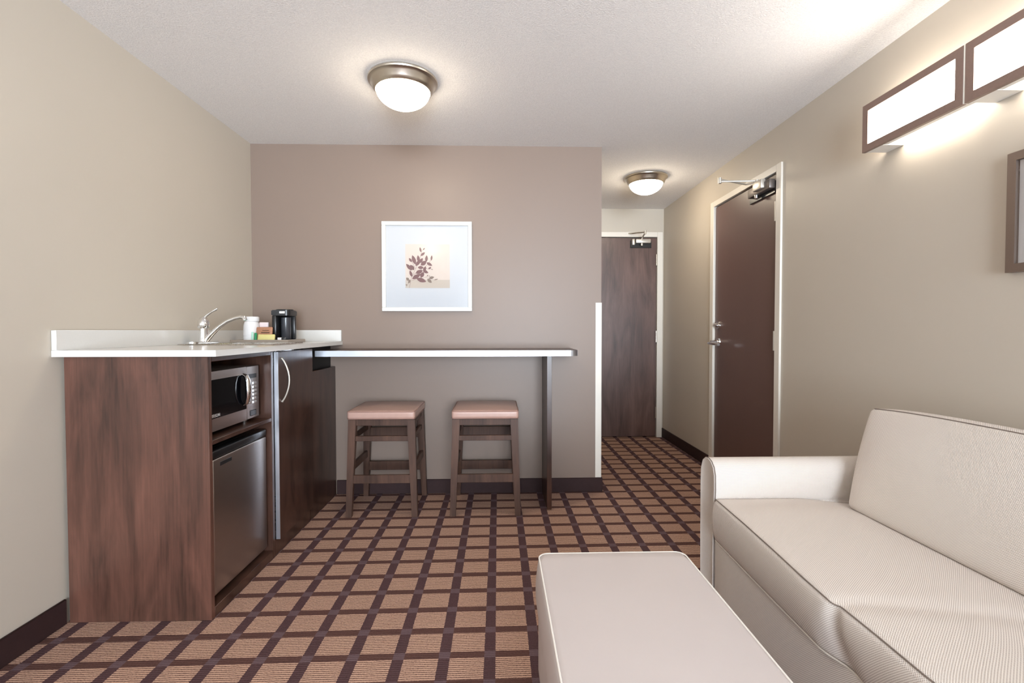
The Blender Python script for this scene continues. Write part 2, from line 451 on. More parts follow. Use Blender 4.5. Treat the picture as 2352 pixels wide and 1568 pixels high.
tube(bm, [(1.49, 3.235, 2.112), (1.49, 3.235, 2.15)], .011, 12); tube(bm, [(RT - .035, 3.15, 2.075), (RT - .035, 3.15, 2.112)], .012, 12)
obj('closer_arm', bm, M['hinge'], co_)

# ------------------------------------------------------------------ entry door in the far wall
d = thing('door_2', None, None, (1.23, FA, 0), kind='structure')
bm = nbm()
for x0, x1, z0, z1 in ((.748, EX0 + .006, 0, 2.148), (EX1 - .006, 1.719, 0, 2.148), (EX0 + .006, EX1 - .006, 2.097, 2.148)):
    box(bm, x0, x1, FA - .014, FA, z0, z1, .002, 1)
for x0, x1, z0, z1 in ((EX0, EX0 + .006, 0, 2.103), (EX1 - .006, EX1, 0, 2.103), (EX0, EX1, 2.097, 2.103)):
    box(bm, x0, x1, FA, FA + .06, z0, z1)
obj('door_frame', bm, M['casing'], d)
bm = nbm(); box(bm, EX0 + .010, EX1 - .010, FA + .004, FA + .048, .008, 2.091, .002, 1); obj('door_leaf', bm, M['door_wood'], d)
for z0, z1 in ((.20, .32), (1.0, 1.12), (1.80, 1.92)):
    bm = nbm(); tube(bm, [(EX1 - .012, FA - .004, z0), (EX1 - .012, FA - .004, z1)], .0075, 12); obj('hinge', bm, M['nickel'], d)
bm = nbm(); lathe(bm, [(0, .012), (.028, .010), (.031, 0), (0, 0)], (.865, FA + .004, 1.0), 24, 'Y'); tube(bm, [(.865, FA, 1.0), (.865, FA - .055, 1.0), (.97, FA - .055, 1.0)], .009, 10)
obj('lever_handle', bm, M['chrome'], d)
cl = nbm(); box(cl, 1.425, 1.578, FA - .062, FA - .006, 2.028, 2.068, .005); box(cl, 1.388, 1.416, FA - .055, FA - .006, 2.008, 2.07, .006)
tube(cl, [(1.49, FA - .035, 2.03), (1.49, FA - .035, 2.003)], .012, 12)
co_ = obj('door_closer', cl, M['hinge'], d)
bm = nbm(); box(bm, 1.38, 1.60, FA - .008, FA + .004, 1.985, 2.06, .002, 1); obj('closer_plate', bm, M['black'], co_, label='dark mounting plate')
bm = nbm(); tube(bm, [(1.485, FA - .035, 2.066), (1.462, FA - .24, 2.095)], .008, 8); tube(bm, [(1.462, FA - .24, 2.10), (1.36, FA - .012, 2.132)], .007, 8)
tube(bm, [(1.462, FA - .24, 2.082), (1.462, FA - .24, 2.115)], .010, 10)
obj('closer_arm', bm, M['nickel'], co_)

# ------------------------------------------------------------------ ceiling lights
def ceiling_light(x, y, label):
    t = thing('ceiling_light', label, 'ceiling light', (x, y, CZ), 'round flush ceiling lights')
    bm = nbm(); lathe(bm, [(.150, 0), (.170, -.002), (.174, -.010), (.172, -.016), (.164, -.020), (.158, -.026), (.150, -.048), (.141, -.060), (.136, -.062), (.132, -.058), (.13, 0)], (x, y, CZ))
    obj('metal_rim', bm, M['nickel'], t)
    prof = [(.133 * (1 - (i / 14) ** 2.0) ** .62, -.058 - .088 * i / 14) for i in range(15)]; prof[-1] = (0, -.146); prof.insert(-1, (.016, -.1457))
    bm = nbm(); lathe(bm, prof, (x, y, CZ)); obj('glass_dome', bm, M['dome'], t)
    return t
ceiling_light(-.477, 2.484, 'brushed nickel flush ceiling light with lit dome above the open room')
ceiling_light(1.22, 3.99, 'small looking far ceiling light over the entry hallway')
ceiling_light(-.95, -.35, 'round ceiling light behind the viewer, out of the picture')

# ------------------------------------------------------------------ wall light over the sofa
wl = thing('wall_light', 'long framed lit wall light with bronze frames above the sofa', 'wall light', (RT, 1.66, 1.9))
XF = RT - .10
for y1, y0 in ((2.137, 1.669), (1.661, 1.193)):
    bm = nbm(); z0, z1, fw = 1.917, 2.122, .030
    for a, b_, c, e in ((y0, y1, z0, z0 + fw), (y0, y1, z1 - fw, z1), (y0, y0 + fw, z0 + fw, z1 - fw), (y1 - fw, y1, z0 + fw, z1 - fw)):
        box(bm, XF - .006, XF + .008, a, b_, c, e)
    fr = obj('light_frame', bm, M['bronze'], wl)
    bm = nbm(); box(bm, XF - .001, XF + .012, y0 + fw - .004, y1 - fw + .004, z0 + fw - .004, z1 - fw + .004); obj('diffuser', bm, M['diffuser'], wl)
bm = nbm(); box(bm, XF - .0055, XF + .03, 1.662, 1.668, 1.918, 2.121); obj('divider_strip', bm, M['enamel'], wl)
bm = nbm(); box(bm, XF + .0085, XF + .030, 1.195, 2.135, 1.9185, 1.921); obj('lower_lip', bm, M['enamel'], wl)
bm = nbm(); box(bm, XF + .013, XF + .035, 1.20, 2.125, 1.995, 2.045, .004); obj('lamp_channel', bm, M['enamel'], wl)
for yy in (2.083, 1.610, 1.25):
    bm = nbm()
    box(bm, XF + .0085, RT - .001, yy - .045, yy + .045, 1.9175, 1.9215)
    box(bm, RT - .006, RT - .001, yy - .045, yy + .045, 1.9215, 1.985, .001)
    box(bm, XF + .014, RT - .008, yy - .012, yy + .012, 2.0, 2.03)
    obj('wall_bracket', bm, M['enamel'], wl)

# ------------------------------------------------------------------ framed print on the accent wall
fp = thing('framed_print', 'square white framed botanical print hanging on the brown wall', 'picture', (-.485, B, 1.565))
X0, X1, Z0, Z1 = -.791, -.179, 1.259, 1.869
bm = nbm(); fw = .027
for a, b_, c, e in ((X0, X1, Z0, Z0 + fw), (X0, X1, Z1 - fw, Z1), (X0, X0 + fw, Z0 + fw, Z1 - fw), (X1 - fw, X1, Z0 + fw, Z1 - fw)):
    box(bm, a, b_, B - .026, B - .001, c, e, .002, 1)
obj('picture_frame', bm, M['white_frame'], fp)
bm = nbm(); box(bm, X0 + fw - .004, X1 - fw + .004, B - .012, B - .002, Z0 + fw - .004, Z1 - fw + .004); obj('mat_board', bm, M['mat_board'], fp)
px0, px1, pz0, pz1 = -.633, -.331, 1.418, 1.717
bm = nbm(); box(bm, px0, px1, B - .0125, B - .011, pz0, pz1); pr = obj('art_print', bm, M['print_bg'], fp)
bm = nbm(); box(bm, px0, px1, B - .0128, B - .0124, pz0, pz0 + .056); obj('lower_band', bm, M['print_low'], pr)
def cc(x, y): return (px0 + (x - 550) / 610 * .302, pz1 - (y - 487) / 605 * .299)
leaves = [(765,600,750,530,28),(790,570,820,540,15),(760,650,820,600,35),(640,735,600,680,35),(690,770,645,640,55),(735,740,722,640,42),(740,750,790,680,45),
 (760,780,840,720,60),(835,735,845,640,40),(840,740,918,785,42),(905,715,915,640,28),(690,790,760,700,48),(640,850,560,760,48),(670,845,615,775,55),(720,810,800,810,45),
 (800,860,830,795,42),(790,850,865,885,42),(640,940,610,850,38),(690,890,790,850,55),(760,950,800,870,55),(650,950,740,920,55),(700,960,835,1005,62),(640,970,760,900,55),
 (865,830,905,805,28),(700,880,740,860,40)]
leaves2 = [(870,960,945,940,40),(850,965,910,1020,45),(600,990,560,950,40),(590,1030,615,975,30),(845,930,862,910,14),(870,930,890,925,12),(940,980,1000,968,14),(570,1060,556,1040,22),(900,830,930,840,10)]
def leafmesh(ls, yy):
    bm = nbm()
    for (x1, y1, x2, y2, wd) in ls:
        a = Vector(cc(x1, y1)); b_ = Vector(cc(x2, y2)); dd = b_ - a; n = Vector((-dd.y, dd.x)).normalized() * (wd / 610 * .302 / 2)
        pts = [a]
        for tt, ww in ((.2, .65), (.45, 1), (.7, .8), (.88, .4)): pts.append(a + dd * tt + n * ww)
        pts.append(b_)
        for tt, ww in ((.88, .4), (.7, .8), (.45, 1), (.2, .65)): pts.append(a + dd * tt - n * ww)
        bm.faces.new([bm.verts.new((p.x, yy, p.y)) for p in pts]); yy -= .00004
    return bm
def stems(bm, ls, yy, wd):
    for pl in ls:
        for (x1, y1), (x2, y2) in zip(pl, pl[1:]):
            a = Vector(cc(x1, y1)); b_ = Vector(cc(x2, y2)); n = Vector((-(b_ - a).y, (b_ - a).x)).normalized() * wd / 2
            bm.faces.new([bm.verts.new((p.x, yy, p.y)) for p in (a - n, a + n, b_ + n, b_ - n)])
bm = leafmesh(leaves, B - .0132)
stems(bm, [[(605,1090),(620,1000),(640,930),(690,830),(720,760),(760,650),(780,570)],[(640,930),(720,860),(800,820),(870,830)],[(640,940),(620,850),(600,800)],[(690,830),(640,730)],[(720,960),(640,990)],[(800,820),(860,760),(905,700)]], B - .0133, .0016)
obj('leaf_motif', bm, M['leaf'], pr, label='purple brown leafy branch')
for idx, st in (((2, 3, 7), [[(552,1088),(570,1060),(590,1030),(600,990),(600,975)]]), ((0, 1, 4, 5, 6), [[(780,940),(860,950),(940,978)],[(820,942),(850,930),(880,928)]]), ((8,), [])):
    bm = leafmesh([leaves2[i] for i in idx], B - .0132)
    stems(bm, st, B - .0134, .0011); obj('leaf_sprig', bm, M['leaf2'], pr, label='grey brown leaves and twigs')
bm = nbm(); box(bm, X0 + fw - .002, X1 - fw + .002, B - .0185, B - .0165, Z0 + fw - .002, Z1 - fw + .002); obj('picture_glass', bm, M['pglass'], fp)

# ------------------------------------------------------------------ framed picture on the right wall, cut by the frame edge
fa = thing('framed_picture', 'pewter framed picture with white mat on the right wall under the wall light', 'picture', (RT, 1.33, 1.52))
y0, y1, z0, z1 = 1.085, 1.59, 1.32, 1.716; fw = .028
bm = nbm(); xa, xb = RT - .024, RT - .001
for a, b_, c, e in ((y0, y1, z0, z0 + fw), (y0, y1, z1 - fw, z1)):
    s = 1 if c == z0 else -1
    zo, zi = (z0, z0 + fw) if s == 1 else (z1, z1 - fw)
    prism(bm, [(y0, zo), (y1, zo), (y1 - fw, zi), (y0 + fw, zi)], xa, xb, 'X')
prism(bm, [(y1, z0), (y1, z1), (y1 - fw, z1 - fw), (y1 - fw, z0 + fw)], xa, xb, 'X')
prism(bm, [(y0, z0), (y0, z1), (y0 + fw, z1 - fw), (y0 + fw, z0 + fw)], xa, xb, 'X')
obj('picture_frame', bm, M['art_frame'], fa)
bm = nbm(); box(bm, RT - .010, RT - .002, y0 + fw - .004, y1 - fw + .004, z0 + fw - .004, z1 - fw + .004); obj('mat_board', bm, M['mat_white'], fa)
bm = nbm(); box(bm, RT - .0108, RT - .0098, 1.22, 1.455, 1.42, 1.615); obj('art_print', bm, M['print_bg'], fa)
bm = nbm(); box(bm, RT - .016, RT - .014, y0 + fw - .002, y1 - fw + .002, z0 + fw - .002, z1 - fw + .002); obj('picture_glass', bm, M['pglass'], fa)

# ================================================================== KITCHENETTE
g = .0008
ZT = 1.030
kc = thing('kitchen_cabinet', 'dark cherry wood kitchenette base cabinet along the left wall', 'cabinet', (-1.39, 2.6, 0))
def kb(name, bxs, mat, bev=.0015, label=None, parent=None):
    bm = nbm()
    for q in bxs: box(bm, *q, bev, 1)
    return obj(name, bm, mat, parent or kc, label=label)
LX = L + .002
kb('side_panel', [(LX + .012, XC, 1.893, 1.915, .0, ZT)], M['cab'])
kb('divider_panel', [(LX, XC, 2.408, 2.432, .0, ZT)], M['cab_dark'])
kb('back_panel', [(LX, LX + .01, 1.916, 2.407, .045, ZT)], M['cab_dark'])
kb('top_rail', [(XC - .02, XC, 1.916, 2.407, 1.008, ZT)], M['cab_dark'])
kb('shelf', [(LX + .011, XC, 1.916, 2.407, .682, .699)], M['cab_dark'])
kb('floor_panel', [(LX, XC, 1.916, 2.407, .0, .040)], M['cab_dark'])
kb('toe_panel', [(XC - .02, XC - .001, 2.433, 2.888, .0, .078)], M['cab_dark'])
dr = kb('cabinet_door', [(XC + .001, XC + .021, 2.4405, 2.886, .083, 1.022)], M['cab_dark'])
kb('edge_strip', [(XC + .001, XC + .022, 2.4375, 2.4402, .083, 1.022)], M['edge'], .0003, 'bright aluminium edge strip', dr)
bm = nbm(); pts = []
for i in range(17):
    a = i / 16; pts.append((XC + .023 + .036 * math.sin(PI * a) ** .8, 2.478, .988 - .218 * a))
tube(bm, pts, .0042, 10); tube(bm, [(XC + .021, 2.478, .988), (XC + .026, 2.478, .987)], .006, 10); tube(bm, [(XC + .021, 2.478, .770), (XC + .026, 2.478, .771)], .006, 10)
obj('door_handle', bm, M['hinge'], dr, label='arched nickel pull handle')
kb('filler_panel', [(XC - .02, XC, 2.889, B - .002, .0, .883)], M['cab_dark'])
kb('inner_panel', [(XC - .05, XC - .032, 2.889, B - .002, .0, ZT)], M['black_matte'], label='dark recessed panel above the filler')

# worktop with a sink cut-out
ct = thing('countertop', 'white quartz worktop with low backsplash on the kitchenette cabinet', 'countertop', (-1.37, 2.6, ZT + g))
XW0, XW1, YW0, YW1 = L + .001, -1.066, 1.857, B - .001
SX0, SX1, SY0, SY1 = -1.60, -1.165, 2.50, 2.865
z0, z1 = ZT + g, 1.055
bm = nbm(); box(bm, XW0, XW1, YW0, SY0, z0, z1); box(bm, XW0, XW1, SY1, YW1, z0, z1); box(bm, XW0, SX0, SY0, SY1, z0, z1); box(bm, SX1, XW1, SY0, SY1, z0, z1)
obj('slab', bm, M['quartz'], ct)
bm = nbm(); box(bm, XW0, XW0 + .019, YW0, YW1, z1, 1.131, .0015, 1); box(bm, XW0 + .019, XW1 - .004, YW1 - .019, YW1, z1, 1.131, .0015, 1)
obj('backsplash', bm, M['quartz'], ct)

# sink
sk = thing('sink', 'drop-in stainless steel sink set in the white worktop', 'sink', (-1.38, 2.63, 1.056))
bm = nbm(); zr = 1.0585
def ring(bm, o, i_, zo, zi):
    a = [bm.verts.new(p + (zo,)) for p in ((o[0], o[2]), (o[1], o[2]), (o[1], o[3]), (o[0], o[3]))]
    b_ = [bm.verts.new(p + (zi,)) for p in ((i_[0], i_[2]), (i_[1], i_[2]), (i_[1], i_[3]), (i_[0], i_[3]))]
    for k in range(4): bm.faces.new((a[k], a[(k + 1) % 4], b_[(k + 1) % 4], b_[k]))
    return b_
O = (SX0 - .018, SX1 + .018, SY0 - .018, SY1 + .018)
ring(bm, O, tuple(q + e for q, e in zip(O, (.004, -.004, .004, -.004))), 1.0555, 1.0605)
ring(bm, tuple(q + e for q, e in zip(O, (.004, -.004, .004, -.004))), tuple(q + e for q, e in zip(O, (.02, -.02, .02, -.02))), 1.0605, 1.0595)
inn = (SX0 + .085, SX1 - .012, SY0 + .012, SY1 - .012)
ring(bm, tuple(q + e for q, e in zip(O, (.02, -.02, .02, -.02))), inn, 1.0595, 1.0590)
bot = tuple(q + e for q, e in zip(inn, (.02, -.02, .02, -.02)))
bt_ = ring(bm, inn, bot, 1.0590, .925); bm.faces.new(bt_)
bmesh.ops.recalc_face_normals(bm, faces=bm.faces)
obj('basin', bm, M['steel_sink'], sk)
bm = nbm(); lathe(bm, [(0, .004), (.03, .004), (.042, .001), (.044, 0)], (-1.33, 2.68, .9255), 28); obj('drain', bm, M['chrome'], sk)

# faucet
fc = thing('faucet', 'chrome single lever faucet with arched spout behind the sink', 'faucet', (-1.555, 2.60, 1.0606))
FXX, FY, FZ = -1.555, 2.60, 1.0615
bm = nbm(); prism(bm, [(FXX + .03 * math.cos(a), FY + (.09 if math.sin(a) > 0 else -.09) + .03 * math.sin(a)) for a in [i * 2 * PI / 24 for i in range(24)]], FZ, FZ + .010, 'Z', .003)
obj('base_plate', bm, M['chrome'], fc)
bm = nbm(); lathe(bm, [(.026, .008), (.024, .02), (.021, .05), (.021, .078), (.027, .085), (.0285, .10), (.026, .118), (.018, .134), (.008, .143), (0, .145)], (FXX, FY, FZ), 28)
obj('faucet_body', bm, M['chrome'], fc)
bm = nbm(); tube(bm, [(FXX + .006, FY, FZ + .135), (FXX + .022, FY, FZ + .150), (FXX + .045, FY, FZ + .166), (FXX + .066, FY, FZ + .178), (FXX + .074, FY, FZ + .184)], [.008, .006, .005, .007, .004], 12)
obj('lever', bm, M['chrome'], fc)
bm = nbm(); sp = [(FXX + .015, FY, FZ + .018), (FXX + .045, FY, FZ + .052), (FXX + .085, FY, FZ + .090), (FXX + .125, FY, FZ + .117), (FXX + .165, FY, FZ + .133), (FXX + .195, FY, FZ + .139), (FXX + .213, FY, FZ + .136), (FXX + .218, FY, FZ + .122)]
tube(bm, sp, [.016, .013, .011, .010, .0095, .0095, .011, .011], 14); obj('spout', bm, M['chrome'], fc)

# tray and what stands on it
TZ = 1.0558
tr = nbm(); tx0, tx1, ty0, ty1 = -1.580, -1.240, 2.893, 3.15
box(tr, tx0 + .008, tx1 - .008, ty0 + .008, ty1 - .008, TZ, TZ + .005)
for q in ((tx0, tx1, ty0, ty0 + .008), (tx0, tx1, ty1 - .008, ty1), (tx0, tx0 + .008, ty0 + .008, ty1 - .008), (tx1 - .008, tx1, ty0 + .008, ty1 - .008)): box(tr, *q, TZ, TZ + .018, .002, 1)
o = obj('serving_tray', tr, M['tray'], origin=((tx0 + tx1) / 2, (ty0 + ty1) / 2, TZ)); tag(o, 'flat taupe serving tray on the worktop holding the coffee things', 'tray')
TB = TZ + .0066
# wrapped cups
cx, cy = -1.515, 3.02
cu = thing('paper_cup_stack', 'stack of white wrapped cups on the tray beside the faucet spout', 'cups', (cx, cy, TB))
bm = nbm(); lathe(bm, [(0, 0), (.040, 0), (.044, .003), (.0455, .03), (.045, .07), (.043, .10), (.038, .118), (.034, .122)], (cx, cy, TB), 28); obj('cup', bm, M['white_pl'], cu)
bm = nbm(); lathe(bm, [(.033, .121), (.037, .124), (.038, .146), (.034, .151), (0, .152)], (cx + .006, cy, TB), 28); obj('cup_lid', bm, M['white_pl'], cu)
bm = nbm()
for zz in (.022, .040): tube(bm, [(cx + .0455 * math.cos(a), cy + .0455 * math.sin(a), TB + zz) for a in [i * 2 * PI / 32 for i in range(32)]], .0016, 6, True)
obj('cup_rim', bm, M['white_pl'], cu)
# packets
def packet(name, label, x, y, zb, w_, h_, th, lean, mat, ink=None, rz=0.0):
    bm = nbm(); rbox(bm, -w_ / 2, w_ / 2, -th / 2, th / 2, 0, h_, th * .45, (8, 2, 6), lambda u, v, w, n: (0, n.y * th * .5 * (1 - u * u) * (1 - w * w), 0))
    mx = Matrix.Translation((x, y, zb)) @ Matrix.Rotation(rz, 4, 'Z') @ Matrix.Rotation(lean, 4, 'X')
    bm.transform(mx); zmin = min(v.co.z for v in bm.verts); dz = zb - zmin
    for v in bm.verts: v.co.z += dz
    o = obj(name, bm, mat, origin=(x, y, zb)); tag(o, label, 'packet', 'condiment packets on the tray')
    if ink:
        for (a0, a1, c0, c1) in ink:
            bm = nbm(); box(bm, a0, a1, -th * .5 - .0105, -th * .5 - .009, c0, c1); bm.transform(Matrix.Translation((0, 0, dz)) @ mx); obj('printed_mark', bm, M['ink'], o)
    return o
packet('sweetener_packet', 'pale pink sachet at the back of the condiments between cups and brewer', -1.455, 3.045, TB, .056, .118, .010, -.10, M['pk_pink'], rz=.1)
packet('coffee_packet', 'brown coffee sachet standing behind the yellow sachet on the tray', -1.424, 2.985, TB, .100, .088, .012, -.12, M['pk_brown'], [(-.012, .04, .050, .055), (-.005, .035, .064, .067)], rz=-.08)
packet('tea_packet', 'yellow green sachet at the front of the condiments on the tray', -1.394, 2.948, TB, .100, .044, .014, -.25, M['pk_yellow'], rz=.05)
packet('green_packet', 'narrow green sachet right beside the white cups on the tray', -1.458, 2.950, TB, .016, .052, .007, -.1, M['pk_green'])
packet('mint_packet', 'pale mint sachet leaning at the foot of the white cups', -1.466, 2.928, TB, .012, .058, .006, -.1, M['pk_mint'])
# coffee maker
kx, ky = -1.334, 3.065
cm = thing('coffee_maker', 'black single cup coffee brewer on the tray against the brown wall', 'coffee maker', (kx, ky, TB))
bm = nbm(); box(bm, kx - .050, kx + .046, ky - .060, ky + .075, TB, TB + .012, .005); obj('base', bm, M['black'], cm)
bm = nbm(); box(bm, kx - .052, kx - .026, ky - .060, ky + .075, TB + .012, TB + .158, .006); box(bm, kx - .026, kx + .044, ky + .045, ky + .075, TB + .012, TB + .158, .006); obj('housing', bm, M['black'], cm)
bm = nbm(); prism(bm, [(kx - .053, ky + .077), (kx + .045, ky + .077)] + [(kx + .028 + .026 * math.cos(a), ky - .036 - .026 * math.sin(a)) for a in [i * PI / 16 for i in range(9)]] + [(kx - .053, ky - .062)], TB + .1575, TB + .192, 'Z', .004)
lathe(bm, [(0, 0), (.050, 0), (.052, .003), (.050, .007), (0, .008)], (kx, ky + .005, TB + .190), 36)
hd = obj('brew_head', bm, M['black'], cm)
bm = nbm(); box(bm, kx - .004, kx + .030, ky - .0645, ky - .0615, TB + .170, TB + .184, .001, 1); obj('badge', bm, M['chrome'], hd, label='small chrome badge')
bm = nbm(); lathe(bm, [(0, 0), (.027, 0), (.029, .004), (.029, .134), (0, .136)], (kx + .007, ky + .006, TB + .0125), 32); obj('brew_column', bm, M['grey_plastic'], cm)
bm = nbm(); box(bm, kx + .012, kx + .034, ky - .128, ky - .110, TB + .0003, TB + .024, .002); o = obj('creamer_box', bm, M['white_pl'], origin=(kx + .023, ky - .09, TB)); tag(o, 'tiny white creamer box in front of the coffee brewer', 'creamer')
bm = nbm(); box(bm, kx + .0365, kx + .055, ky - .128, ky - .110, TB + .0003, TB + .026, .002); o = obj('sugar_box', bm, M['black'], origin=(kx + .045, ky - .09, TB)); tag(o, 'tiny black box at the right end of the tray', 'box')

# microwave
mw = thing('microwave', 'stainless microwave oven on the shelf of the kitchenette cabinet', 'microwave', (-1.34, 2.16, .7))
MF = XC - .045; my0, my1, mz0, mz1 = 1.925, 2.378, .716, .962
bm = nbm(); box(bm, MF - .33, MF - .022, my0, my1, mz0, mz1, .004); 
for yy in (my0 + .04, my1 - .04):
    for xx in (MF - .3, MF - .05): tube(bm, [(xx, yy, .6998), (xx, yy, mz0 + .002)], .012, 12)
obj('casing', bm, M['steel'], mw)
bm = nbm(); yd = 2.262
for q in ((my0, yd, mz1 - .034, mz1), (my0, yd, mz0, mz0 + .052), (my0, my0 + .035, mz0 + .052, mz1 - .034)): box(bm, MF - .021, MF, q[0], q[1], q[2], q[3])
md = obj('microwave_door', bm, M['steel'], mw)
bm = nbm(); box(bm, MF - .021, MF - .001, my0 + .035, yd, mz0 + .052, mz1 - .034); dw = obj('door_window', bm, M['oven_glass'], md)
bm = nbm(); hp = [(MF - .002, 2.240, .930), (MF + .014, 2.240, .922), (MF + .022, 2.240, .895), (MF + .024, 2.240, .86), (MF + .022, 2.240, .825), (MF + .014, 2.240, .798), (MF - .002, 2.240, .790)]
s = nbm(); tube(s, hp, [.006, .009, .011, .012, .011, .009, .006], 14)
for v in s.verts: v.co.y = 2.236 + (v.co.y - 2.240) * 1.5
merge(bm, s); obj('handle', bm, M['chrome'], md, label='curved chrome handle')
bm = nbm(); box(bm, MF - .021, MF, yd + .002, my1, mz0, mz1, .002, 1); cp = obj('control_panel', bm, M['steel'], mw)
bm = nbm(); box(bm, MF, MF + .0015, yd + .02, my1 - .025, .905, .925); obj('display', bm, M['black'], cp)
bm = nbm()
for i in range(6):
    for j in range(3): box(bm, MF, MF + .002, yd + .022 + j * .026, yd + .040 + j * .026, .875 - i * .018, .887 - i * .018, .0008, 1)
obj('keypad', bm, M['chrome'], cp)
bm = nbm(); box(bm, MF, MF + .003, yd + .03, yd + .085, mz0 + .012, mz0 + .038, .002, 1); obj('open_button', bm, M['grey_plastic'], cp)
# brand lettering, mostly hidden behind the cabinet side
cu_ = bpy.data.curves.new('t', 'FONT'); cu_.body = 'EMERSON'; cu_.size = .018; cu_.extrude = .0003
to = bpy.data.objects.new('t', cu_); COL.objects.link(to); bpy.context.view_layer.update()
me = bpy.data.meshes.new_from_object(to.evaluated_get(bpy.context.evaluated_depsgraph_get())); bpy.data.objects.remove(to)
lb = bmesh.new(); lb.from_mesh(me); wx = max(v.co.x for v in lb.verts)
lb.transform(Matrix.Translation((MF + .0003, 2.046 - wx, .7735)) @ Matrix(((0, 0, 1, 0), (1, 0, 0, 0), (0, 1, 0, 0), (0, 0, 0, 1))))
obj('lettering', lb, M['white_pl'], dw, label='small white lettering')

# mini fridge
fr = thing('mini_fridge', 'mini fridge with stainless door and black top in the cabinet', 'fridge', (-1.38, 2.18, .04))
fy0, fy1 = 1.95, 2.395; FF = XC - .020
bm = nbm(); box(bm, FF - .46, FF - .05, fy0 + .004, fy1 - .004, .055, .645, .004)
obj('fridge_body', bm, M['black'], fr)
for yy in (fy0 + .04, fy1 - .04):
    for xx in (FF - .42, FF - .08): bm = nbm(); tube(bm, [(xx, yy, .0405), (xx, yy, .056)], .014, 12); obj('foot', bm, M['black_matte'], fr)
bm = nbm(); box(bm, FF - .046, FF, fy0, fy1, .062, .612, .007, 3); fd = obj('fridge_door', bm, M['steel'], fr)
bm = nbm(); box(bm, FF - .046, FF + .001, fy0, fy1, .613, .648, .008, 3); obj('top_cap', bm, M['black'], fd)
bm = nbm(); box(bm, FF - .002, FF + .0012, 1.998, 2.085, .576, .593, .0015, 1); obj('badge', bm, M['black'], fd, label='small black badge plate')

# ------------------------------------------------------------------ breakfast bar
bc = thing('breakfast_bar', 'narrow brown breakfast bar with pale metal edge along the accent wall', 'bar', (-.3, 3.16, 0))
bx0, bx1, by0, by1, bz0, bz1 = XC + .001, .497, 2.975, B - .001, .969, 1.004; rr = .06
pts = [(bx0, by1), (bx0, by0 + .004)] + [(bx1 - rr + rr * math.sin(a), by0 + .004 + rr - rr * math.cos(a)) for a in [i * PI / 2 / 8 for i in range(9)]] + [(bx1, by1)]
bm = nbm(); prism(bm, pts, bz0, bz1, 'Z'); obj('bar_top', bm, M['cab_dark'], bc)
bm = nbm(); ep = pts[1:]
for (a, b_) in zip(ep, ep[1:]):
    a, b_ = Vector(a), Vector(b_); n = Vector(((b_ - a).y, -(b_ - a).x)).normalized() * .0035
    prism(bm, [tuple(a), tuple(b_), tuple(b_ + n), tuple(a + n)], bz0 - .0005, bz1 + .0003, 'Z')
obj('edge_band', bm, M['edge'], bc, label='pale metallic front edge')
bm = nbm(); box(bm, .303, .333, 3.0, B - .012, .006, bz0 - .0005, .001, 1); lp = obj('support_panel', bm, M['cab_dark'], bc)
for yy in (3.03, 3.30): bm = nbm(); tube(bm, [(.318, yy, 0.0), (.318, yy, .007)], .018, 14); obj('glide', bm, M['chrome'], lp)

